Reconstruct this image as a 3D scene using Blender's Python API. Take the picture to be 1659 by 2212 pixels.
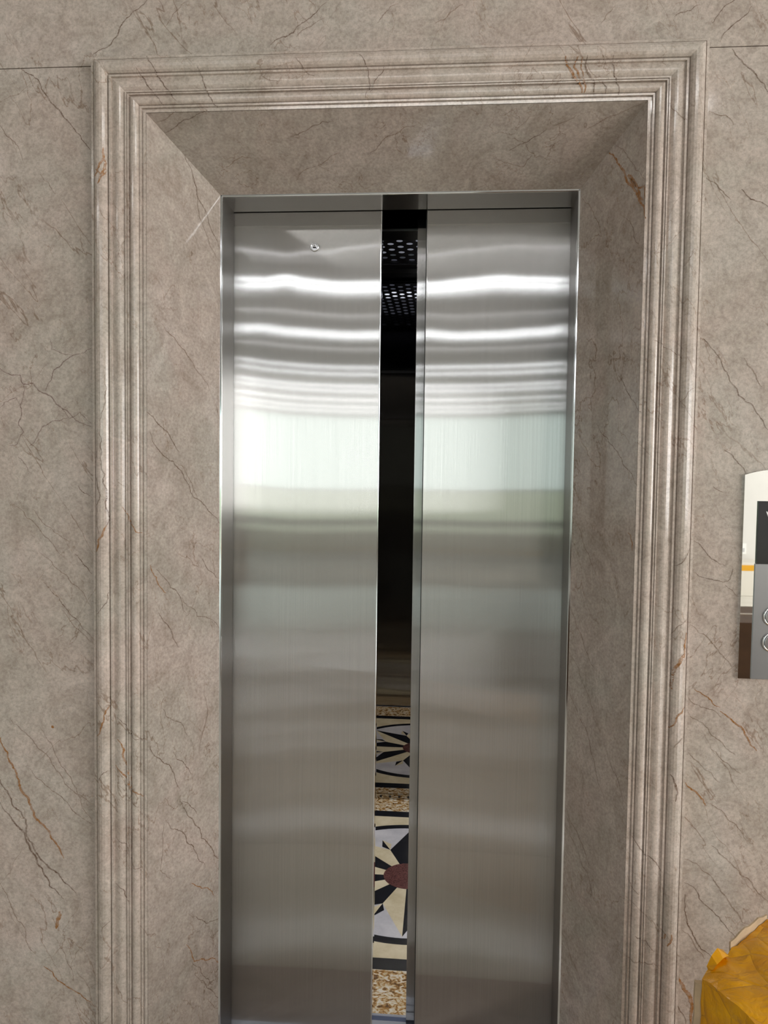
import bpy, bmesh, math, random
from mathutils import Vector, Matrix
random.seed(7)
for o in list(bpy.data.objects): bpy.data.objects.remove(o)
S = bpy.context.scene
COL = S.collection
PI = math.pi

# ------------------------------------------------------------------ camera
W, HH, FPX = 1659.0, 2212.0, 1621.64
YAW, PITCH, ROLL, EYE = .07829, .04811, .01327, 1.405
FW = Vector((-math.sin(YAW)*math.cos(PITCH), math.cos(YAW)*math.cos(PITCH), -math.sin(PITCH)))
RT0 = Vector((math.cos(YAW), math.sin(YAW), 0)); UP0 = RT0.cross(FW)
RT = RT0*math.cos(ROLL) + UP0*math.sin(ROLL); UP = -RT0*math.sin(ROLL) + UP0*math.cos(ROLL)
cd = bpy.data.cameras.new('camera'); cam = bpy.data.objects.new('camera', cd); COL.objects.link(cam)
cd.sensor_fit = 'HORIZONTAL'; cd.sensor_width = 36; cd.lens = FPX*36/W; cd.clip_start = .02
m = Matrix((RT, UP, -FW)).transposed().to_4x4(); m.translation = (0, 0, EYE); cam.matrix_world = m
S.camera = cam
# ------------------------------------------------------------------ exposure and world
S.view_settings.view_transform = 'Standard'; S.view_settings.look = 'None'
S.view_settings.gamma = 1; S.view_settings.use_curve_mapping = False
S.view_settings.exposure = 0.0
wd = bpy.data.worlds.new('world'); S.world = wd; wd.use_nodes = True
wd.node_tree.nodes['Background'].inputs[0].default_value = (.75, .82, .9, 1)
wd.node_tree.nodes['Background'].inputs[1].default_value = .05
TUBE = 13.0        # bright ceiling tubes
TUBE_DIM = 4.5
DAY = 2.3          # daylight in the far glass
GARDEN = 1.25
NEAR_FILL = 32.0
SIDE_FILL = 10.0         # unseen window added in the right-hand hall wall to light the marble
#      # near battens, added as fill light for the lift wall

# ------------------------------------------------------------------ key measures
YW = 1.526                                   # wall face
XOL, XOR, ZO = -.7247, .4893, .8369+EYE      # casing outer
XIL, XIR, ZI = -.6115, .3789, .7263+EYE      # casing inner
YI = 1.5125
YJ, XJL, XJR, ZJ = 1.6932, -.5079, .2825, .6228+EYE   # steel frame
YD = 1.790                                   # landing door face
GL, GR = -.1541, -.0477                      # gap between the landing doors
YM = 3.1976                                  # back wall of the car
ZCC = 2.2617                                 # car ceiling
XC0, XC1 = -.66, .46                         # car side walls
CEIL = EYE+1.9

# ------------------------------------------------------------------ helpers
def px_ray(x, y):
    return FW + RT*((x-W/2)/FPX) - UP*((y-HH/2)/FPX)
def hit(x, y, p0, n):
    d = px_ray(x, y); c = Vector((0, 0, EYE)); n = Vector(n)
    t = (Vector(p0)-c).dot(n)/d.dot(n)
    return c + d*t
def obj(name, bm, mat, parent=None, smooth=False, bevel=0, recalc=True):
    if recalc: bmesh.ops.recalc_face_normals(bm, faces=bm.faces)
    me = bpy.data.meshes.new(name); bm.to_mesh(me); bm.free()
    mats = mat if isinstance(mat, (list, tuple)) else [mat]
    for k in mats: me.materials.append(k)
    if smooth:
        for p in me.polygons: p.use_smooth = True
    o = bpy.data.objects.new(name, me); COL.objects.link(o)
    if parent: o.parent = parent; o.matrix_parent_inverse = Matrix.Translation(parent.location).inverted()
    if bevel:
        b = o.modifiers.new('bevel', 'BEVEL'); b.width = bevel; b.segments = 2; b.limit_method = 'ANGLE'
    return o
def tag(o, label=None, cat=None, group=None, kind=None):
    if label: o['label'] = label
    if cat: o['category'] = cat
    if group: o['group'] = group
    if kind: o['kind'] = kind
    return o
def thing(name, label, cat, loc=(0, 0, 0), group=None, kind=None):
    o = bpy.data.objects.new(name, None); COL.objects.link(o); o.location = loc
    o.empty_display_size = .05
    return tag(o, label, cat, group, kind)
def box(bm, x0, x1, y0, y1, z0, z1, mi=0):
    v = [bm.verts.new(p) for p in ((x0,y0,z0),(x1,y0,z0),(x1,y1,z0),(x0,y1,z0),(x0,y0,z1),(x1,y0,z1),(x1,y1,z1),(x0,y1,z1))]
    for f in ((0,3,2,1),(4,5,6,7),(0,1,5,4),(1,2,6,5),(2,3,7,6),(3,0,4,7)):
        bm.faces.new([v[i] for i in f]).material_index = mi
def boxobj(name, b, mat, parent=None, bevel=0):
    bm = bmesh.new(); box(bm, *b); return obj(name, bm, mat, parent, bevel=bevel)
def quad(bm, pts, mi=0):
    f = bm.faces.new([bm.verts.new(p) for p in pts]); f.material_index = mi; return f
def cyl(bm, c, r, h, axis='y', n=32, r2=None):
    rot = Matrix() if axis == 'z' else (Matrix.Rotation(PI/2, 4, 'X') if axis == 'y' else Matrix.Rotation(PI/2, 4, 'Y'))
    bmesh.ops.create_cone(bm, cap_ends=True, segments=n, radius1=r, radius2=r if r2 is None else r2, depth=h, matrix=Matrix.Translation(c) @ rot)
def torus(bm, c, R, r, n=40, k=10):            # ring in the xz plane
    rows = []
    for i in range(n):
        a = 2*PI*i/n; row = []
        for j in range(k):
            b = 2*PI*j/k; q = R + r*math.cos(b)
            row.append(bm.verts.new((c[0]+q*math.cos(a), c[1]+r*math.sin(b), c[2]+q*math.sin(a))))
        rows.append(row)
    for i in range(n):
        for j in range(k):
            bm.faces.new((rows[i][j], rows[(i+1)%n][j], rows[(i+1)%n][(j+1)%k], rows[i][(j+1)%k]))

# ------------------------------------------------------------------ materials
def lin(r, g, b):
    f = lambda c: (c/255/12.92) if c/255 <= .04045 else ((c/255+.055)/1.055)**2.4
    return (f(r), f(g), f(b), 1)
def newmat(name):
    m = bpy.data.materials.new(name); m.use_nodes = True; nt = m.node_tree; nt.nodes.clear()
    out = nt.nodes.new('ShaderNodeOutputMaterial'); return m, nt, out
class N:
    def __init__(s, nt): s.nt = nt
    def __call__(s, t, ins=None, **kw):
        n = s.nt.nodes.new('ShaderNode'+t)
        for k, v in kw.items(): setattr(n, k, v)
        for k, v in (ins or {}).items():
            if hasattr(v, 'is_output'): s.nt.links.new(v, n.inputs[k])
            else: n.inputs[k].default_value = v
        return n
def ramp(n, fac, stops):
    r = n('ValToRGB', {'Fac': fac}); e = r.color_ramp.elements
    while len(e) < len(stops): e.new(.5)
    for q, (p, c) in zip(e, stops): q.position = p; q.color = c if len(c) == 4 else (*c, 1)
    return r.outputs[0]
def plain(name, col, rough=.5, metal=0, spec=.5, noise=0, nscale=40, bump=0, coat=0):
    m, nt, out = newmat(name); n = N(nt)
    b = n('BsdfPrincipled', {'Base Color': col, 'Roughness': rough, 'Metallic': metal, 'Specular IOR Level': spec, 'Coat Weight': coat})
    g = n('NewGeometry'); t = n('TexNoise', {'Vector': g.outputs['Position'], 'Scale': nscale, 'Detail': 4.0})
    if noise:
        k = tuple(c*(1-noise) for c in col[:3])+(1,)
        nt.links.new(ramp(n, t.outputs[0], [(.35, k), (.65, col)]), b.inputs['Base Color'])
    if bump:
        bp = n('Bump', {'Strength': .6, 'Distance': bump, 'Height': t.outputs[0]}); nt.links.new(bp.outputs[0], b.inputs['Normal'])
    nt.links.new(b.outputs[0], out.inputs[0]); return m
def emit(name, col, s):
    m, nt, out = newmat(name); n = N(nt)
    e = n('Emission', {'Color': col, 'Strength': s}); nt.links.new(e.outputs[0], out.inputs[0]); return m
def steel(name, col=(.60, .59, .575, 1), rough=.17, an=.93, base=.82, tan=(0., 0., 1.)):
    """hairline stainless: vertical grain scatters the reflections sideways"""
    m, nt, out = newmat(name); n = N(nt)
    g = n('NewGeometry')
    mp = n('Mapping', {'Vector': g.outputs['Position'], 'Scale': (900., 900., 3.)})
    t = n('TexNoise', {'Vector': mp.outputs[0], 'Scale': 1.0, 'Detail': 3.0})
    c = ramp(n, t.outputs[0], [(.3, tuple(k*.93 for k in col[:3])), (.7, tuple(min(1, k*1.05) for k in col[:3]))])
    tan = n('CombineXYZ', {'X': tan[0], 'Y': tan[1], 'Z': tan[2]})
    gl = n('BsdfAnisotropic', {'Color': c, 'Roughness': rough, 'Anisotropy': an, 'Tangent': tan.outputs[0]})
    gl2 = n('BsdfAnisotropic', {'Color': c, 'Roughness': .33, 'Anisotropy': .72, 'Tangent': tan.outputs[0]})
    mx = n('MixShader', {0: 1-base, 1: gl.outputs[0], 2: gl2.outputs[0]})
    nt.links.new(mx.outputs[0], out.inputs[0]); return m
def marble(name, vein=None, amt=0., tone=1., rough=.09, rot=0.):
    m, nt, out = newmat(name); n = N(nt)
    g = n('NewGeometry'); P = g.outputs['Position']
    big = n('TexNoise', {'Vector': P, 'Scale': 3.2, 'Detail': 7.0, 'Roughness': .6, 'Distortion': .8})
    mid = n('TexNoise', {'Vector': P, 'Scale': 13.0, 'Detail': 8.0, 'Roughness': .68, 'Distortion': 1.6})
    hue = n('TexNoise', {'Vector': P, 'Scale': 4.6, 'Detail': 6.0, 'Roughness': .6, 'Distortion': 1.0})
    fine = n('TexNoise', {'Vector': P, 'Scale': 170.0, 'Detail': 4.0, 'Roughness': .7})
    T = lambda r, gg, b: tuple(k*tone for k in (r, gg, b))
    c1 = ramp(n, big.outputs[0], [(.3, T(.40, .332, .278)), (.5, T(.475, .402, .345)), (.7, T(.54, .48, .43))])
    c2 = ramp(n, hue.outputs[0], [(.35, T(.455, .41, .355)), (.65, T(.545, .435, .385))])
    mx = n('MixRGB', {0: .5, 1: c1, 2: c2})
    c3 = ramp(n, mid.outputs[0], [(.33, (.78, .76, .73)), (.5, (.98, .98, .98)), (.68, (1.18, 1.19, 1.20))])
    mx2 = n('MixRGB', {0: .8, 1: mx.outputs[0], 2: c3}, blend_type='MULTIPLY')
    c4 = ramp(n, fine.outputs[0], [(.32, (.76, .74, .72)), (.5, (1, 1, 1)), (.68, (1.22, 1.22, 1.22))])
    mx3 = n('MixRGB', {0: .8, 1: mx2.outputs[0], 2: c4}, blend_type='MULTIPLY')
    col = mx3.outputs[0]
    # hair veins: isolines of stretched noise, running down to the right
    for k, (ang, sc, w, st, off, vc) in enumerate([(.62, 5.5, .0042, 4.2, 0, (.42, .31, .22)), (.45, 9., .0050, 3.2, 3.7, (.50, .38, .29)), (-.6, 6., .0030, 3.0, 9.1, (.50, .40, .32)), (.35, 17., .006, 2.6, 5.1, (.66, .56, .47))]):
        mp = n('Mapping', {'Vector': P, 'Location': (off, off, off), 'Rotation': (0, ang, 0)})
        mp2 = n('Mapping', {'Vector': mp.outputs[0], 'Scale': (1., 1., 1./st)})
        t = n('TexNoise', {'Vector': mp2.outputs[0], 'Scale': sc, 'Detail': 6.0, 'Roughness': .52, 'Distortion': .1})
        d = n('Math', {0: t.outputs[0], 1: .5}, operation='SUBTRACT'); a = n('Math', {0: d.outputs[0]}, operation='ABSOLUTE')
        l = n('MapRange', {'Value': a.outputs[0], 'From Min': w*.25, 'From Max': w, 'To Min': 1., 'To Max': 0.})
        mk = n('TexNoise', {'Vector': mp.outputs[0], 'Scale': sc*.55, 'Detail': 3.0})
        mr = n('MapRange', {'Value': mk.outputs[0], 'From Min': .50, 'From Max': .60, 'To Min': 0., 'To Max': .6})
        f = n('Math', {0: l.outputs[0], 1: mr.outputs[0]}, operation='MULTIPLY')
        vm = n('MixRGB', {0: 1., 1: col, 2: (*vc, 1)}, blend_type='MULTIPLY')
        mm = n('MixRGB', {0: f.outputs[0], 1: col, 2: vm.outputs[0]}); col = mm.outputs[0]
    if vein:
        vn = n('TexNoise', {'Vector': P, 'Scale': 90.0, 'Detail': 5.0, 'Roughness': .7})
        vf = n('MapRange', {'Value': vn.outputs[0], 'From Min': .32, 'From Max': .62, 'To Min': amt*.35, 'To Max': amt})
        mm = n('MixRGB', {0: vf.outputs[0], 1: col, 2: vein}); col = mm.outputs[0]
    bp = n('Bump', {'Strength': .12, 'Distance': .002, 'Height': hue.outputs[0]})
    b = n('BsdfPrincipled', {'Base Color': col, 'Roughness': rough, 'Specular IOR Level': .5, 'Normal': bp.outputs[0]})
    nt.links.new(b.outputs[0], out.inputs[0]); return m

M = {}
VEINS = [(lin(112, 84, 62), .70), (lin(94, 66, 46), .82), (lin(150, 98, 42), .95), (lin(98, 66, 62), .75)]
def marble_set(name, tone, rough=.09):
    return [marble(name, tone=tone, rough=rough)] + [marble(name+'_vein', v, a, tone, rough) for v, a in VEINS]
M['wall'] = marble_set('beige_marble', 1.0)
M['casing'] = marble_set('casing_marble', 1.10, .12)
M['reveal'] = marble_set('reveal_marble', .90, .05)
M['steel'] = steel('hairline_steel')
M['frame'] = steel('frame_steel', (.42, .41, .40, 1), .2, .85)
M['head'] = steel('head_steel', (.42, .41, .40, 1), .16, 0., tan=(1., 0., 0.), base=.9)
M['chrome'] = plain('polished_steel', (.78, .79, .80, 1), .08, 1)
M['dark'] = plain('dark_gap', (.012, .012, .013, 1), .6, noise=.3)
M['rubber'] = plain('black_rubber', (.02, .018, .016, 1), .5, noise=.3)
M['mirror_plate'] = plain('mirror_steel', (.86, .86, .85, 1), .015, 1)

# ------------------------------------------------------------------ hall behind the camera
YB = -18.9; XL, XR = -9.0, 6.6; XP, YP = 3.3, -6.8
white = plain('white_paint', lin(222, 220, 214), .7, noise=.04, nscale=3)
ceilm = plain('ceiling_paint', lin(172, 171, 168), .85, noise=.05, nscale=2)
def tiles():
    m, nt, out = newmat('floor_tiles'); n = N(nt); g = n('NewGeometry')
    t = n('TexBrick', {'Vector': g.outputs['Position'], 'Color1': lin(226, 221, 211), 'Color2': lin(218, 213, 203), 'Mortar': lin(120, 112, 100), 'Scale': 1.0, 'Mortar Size': .004, 'Brick Width': .8, 'Row Height': .8}, offset=0.)
    k = n('TexNoise', {'Vector': g.outputs['Position'], 'Scale': 3., 'Detail': 5.})
    c = ramp(n, k.outputs[0], [(.35, (.88, .87, .84)), (.65, (1, 1, 1))])
    mx = n('MixRGB', {0: 1., 1: t.outputs[0], 2: c}, blend_type='MULTIPLY')
    b = n('BsdfPrincipled', {'Base Color': mx.outputs[0], 'Roughness': .075, 'Specular IOR Level': .42})
    nt.links.new(b.outputs[0], out.inputs[0]); return m
bm = bmesh.new(); box(bm, XL, XR, YB, YW, -.1, 0)
tag(obj('floor', bm, tiles()), kind='structure')
bm = bmesh.new(); box(bm, XL, XR, YB, YW+.4, CEIL, CEIL+.1)
tag(obj('ceiling', bm, ceilm), kind='structure')
tag(boxobj('wall_left', (XL-.1, XL, YB, YW, 0, CEIL), white), kind='structure')
tag(boxobj('wall_right', (XR, XR+.1, YP, YW, 0, CEIL), white), kind='structure')
bm = bmesh.new(); box(bm, XP, XR, YP-.12, YP, 0, CEIL); box(bm, XP, XP+.12, YB, YP-.12, 0, CEIL)
tag(obj('wall_partition', bm, white), kind='structure')
tag(boxobj('wall_back', (XL, XP+.12, YB-.1, YB, 0, CEIL), white), kind='structure')
w = tag(thing('window_1', None, None), kind='structure')
bm = bmesh.new(); quad(bm, [(XL+.2, YB+.03, 1.03), (XP-.1, YB+.03, 1.03), (XP-.1, YB+.03, CEIL-.08), (XL+.2, YB+.03, CEIL-.08)])
obj('glass_pane', bm, emit('daylight_glass', (.80, .97, .93, 1), DAY), w, recalc=False)
bm = bmesh.new(); quad(bm, [(XL+.2, YB+.03, .1), (XP-.1, YB+.03, .1), (XP-.1, YB+.03, .98), (XL+.2, YB+.03, .98)])
obj('lower_pane', bm, emit('garden_glass', (.72, .86, .62, 1), GARDEN), w, recalc=False)
bm = bmesh.new()
for x in (XL+.16, XP-.12): box(bm, x, x+.05, YB+.005, YB+.08, .05, CEIL-.04)
for z in (.05, .98, CEIL-.09): box(bm, XL+.16, XP-.07, YB+.005, YB+.08, z, z+.05)
obj('window_frame', bm, plain('window_frame_grey', lin(90, 92, 92), .4), w)

w = tag(thing('added_window', None, None), kind='structure')  # added window, never in view: brightens right wall and left reveal
bm = bmesh.new(); quad(bm, [(XR-.03, -6.2, .9), (XR-.03, .6, .9), (XR-.03, .6, 2.7), (XR-.03, -6.2, 2.7)])
obj('glass_pane', bm, emit('side_fill_glass', (1., 1., .985, 1), SIDE_FILL), w, recalc=False)
bm = bmesh.new()
for y in (-6.25, -4.5, -2.8, -1.1, .6): box(bm, XR-.07, XR-.005, y, y+.05, .85, 2.75)
for z in (.85, 2.7): box(bm, XR-.07, XR-.005, -6.2, .6, z, z+.05)
obj('window_frame', bm, plain('side_frame_white', lin(220, 220, 216), .4), w)
tube_m = emit('tube_light', (.93, .96, 1, 1), TUBE); tube_fill = emit('tube_fill_light', (1, .99, .97, 1), NEAR_FILL); tube_d = emit('tube_light_dim', (.96, .96, 1, 1), TUBE_DIM)
body_m = plain('batten_white', lin(230, 230, 228), .5)
def batten(y, x0, x1, wd, em):
    t = thing('ceiling_light', 'linear ceiling light across the hall, a streak in the steel doors, except the two near ones added as fill light', 'ceiling light', ((x0+x1)/2, y, CEIL), 'linear ceiling lights')
    boxobj('housing', (x0, x1, y-wd/2-.01, y+wd/2+.01, CEIL-.03, CEIL-.002), body_m, t)
    boxobj('tube', (x0+.02, x1-.02, y-wd/2, y+wd/2, CEIL-.045, CEIL-.031), em, t)
for y, x0, x1, wd, em in [(-.9, -.95, 1.3, .05, tube_fill), (-1.3, -4.2, -2.7, .05, tube_fill), (-2.75, -2.2, .3, .035, tube_d), (-3.68, -2.4, 2.1, .06, tube_m), (-3.95, -2.2, 2.1, .025, tube_m), (-5.15, -2.4, .4, .03, tube_d),  # the two nearest battens are unseen, added to brighten marble and reveal
                         (-6.15, -2.8, 2.6, .04, tube_m), (-6.42, -2.8, 2.6, .03, tube_m), (-7.4, -2.9, 1.2, .03, tube_d), (-9.15, -3.6, 2.8, .05, tube_m), (-10.0, -3.4, 2.9, .05, tube_m),
                         (-11.7, -4.2, 3., .07, tube_m), (-12.6, -4.2, 3., .06, tube_m), (-14.4, -4.6, 3., .08, tube_m), (-16.2, -4.6, 3., .08, tube_m), (-17.6, -4.6, 3., .08, tube_m)]:
    batten(y, x0, x1, wd, em)

# things that stand in the hall and show in the mirror of the call station and in the doors
carton = plain('brown_cardboard', lin(92, 66, 44), .75, noise=.15, nscale=12, bump=.001)
for k, (x0, x1, y0, y1, h, lab) in enumerate([(.20, .78, -1.75, -1.28, .60, 'closed brown carton at the left end of the row behind the camera'), (.82, 1.42, -1.80, -1.30, .62, 'closed brown carton in the middle of the row behind the camera'), (1.46, 2.3, -1.85, -1.28, .61, 'long brown carton at the right end of the row behind the camera'),
    (-3.0, -1.75, -9.3, -8.8, .44, 'added low brown carton far down the hall, leftmost of four'), (-1.7, -.35, -9.4, -8.8, .47, 'added low brown carton far down the hall, second of four from the left'), (-.3, .95, -9.3, -8.75, .43, 'added low brown carton far down the hall, third of four from the left'), (1.0, 2.6, -9.4, -8.8, .46, 'added low brown carton far down the hall, rightmost of four')]):  # far row of four added to darken and brown the door reflection
    t = thing('cardboard_box', lab, 'box', ((x0+x1)/2, (y0+y1)/2, 0), 'brown cartons behind the camera')
    boxobj('carton_body', (x0, x1, y0, y1, 0.001, h), carton, t, .004)
    boxobj('packing_tape', (x0-.001, x1+.001, (y0+y1)/2-.025, (y0+y1)/2+.025, h-.05, h+.0015), plain('brown_tape', lin(120, 88, 50), .25), t)
yellow_t = plain('yellow_tape_plain', lin(225, 165, 20), .3)
t = thing('shipping_box', 'white box banded with yellow tape, seen in the call station mirror', 'box', (3.78, -6.55, 0))
boxobj('box_body', (3.5, 3.95, -6.76, -6.36, .001, .41), plain('white_cardboard', lin(225, 220, 208), .6), t, .004)
boxobj('tape_band', (3.498, 3.952, -6.762, -6.357, .31, .38), yellow_t, t)
t = thing('plastic_jug', 'cloudy plastic jug on the tiled floor, seen in the call station mirror', 'jug', (3.44, -5.2, 0))
bm = bmesh.new()
prof = [(0, 0), (.1, 0), (.11, .02), (.11, .25), (.095, .31), (.05, .36), (.04, .37), (.04, .40), (0, .40)]
rows = [[bm.verts.new((3.44+r*math.cos(2*PI*i/24), -5.2+r*math.sin(2*PI*i/24), z+.001)) for i in range(24)] for r, z in prof]
for a, b in zip(rows, rows[1:]):
    for i in range(24): bm.faces.new((a[i], a[(i+1) % 24], b[(i+1) % 24], b[i]))
bmesh.ops.remove_doubles(bm, verts=bm.verts, dist=1e-5)
obj('jug_body', bm, plain('cloudy_plastic', lin(214, 196, 170), .35), t, smooth=True)
bm = bmesh.new(); cyl(bm, (3.44, -5.2, .415), .045, .03, 'z'); obj('cap', bm, plain('white_cap', lin(235, 235, 230), .4), t)
t = thing('wall_socket', 'white wall socket seen in the call station mirror', 'socket', (3.80, YP+.006, .5))
boxobj('socket_plate', (3.755, 3.845, YP+.001, YP+.012, .47, .61), plain('socket_white', lin(240, 240, 236), .35), t, .003)
boxobj('socket_insert', (3.775, 3.825, YP+.0125, YP+.016, .50, .55), plain('socket_grey', lin(190, 190, 190), .35), t)

# ------------------------------------------------------------------ marble veins traced on the stone
PL = {'W': ((0, YW, 0), (0, 1, 0)), 'C': ((0, 1.503, 0), (0, 1, 0)),
      'L': ((XIL, YI, 0), (YJ-YI, -(XJL-XIL), 0)), 'R': ((XIR, YI, 0), (YJ-YI, -(XJR-XIR), 0)), 'T': ((0, YI, ZI), (0, ZJ-ZI, -(YJ-YI)))}
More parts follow.
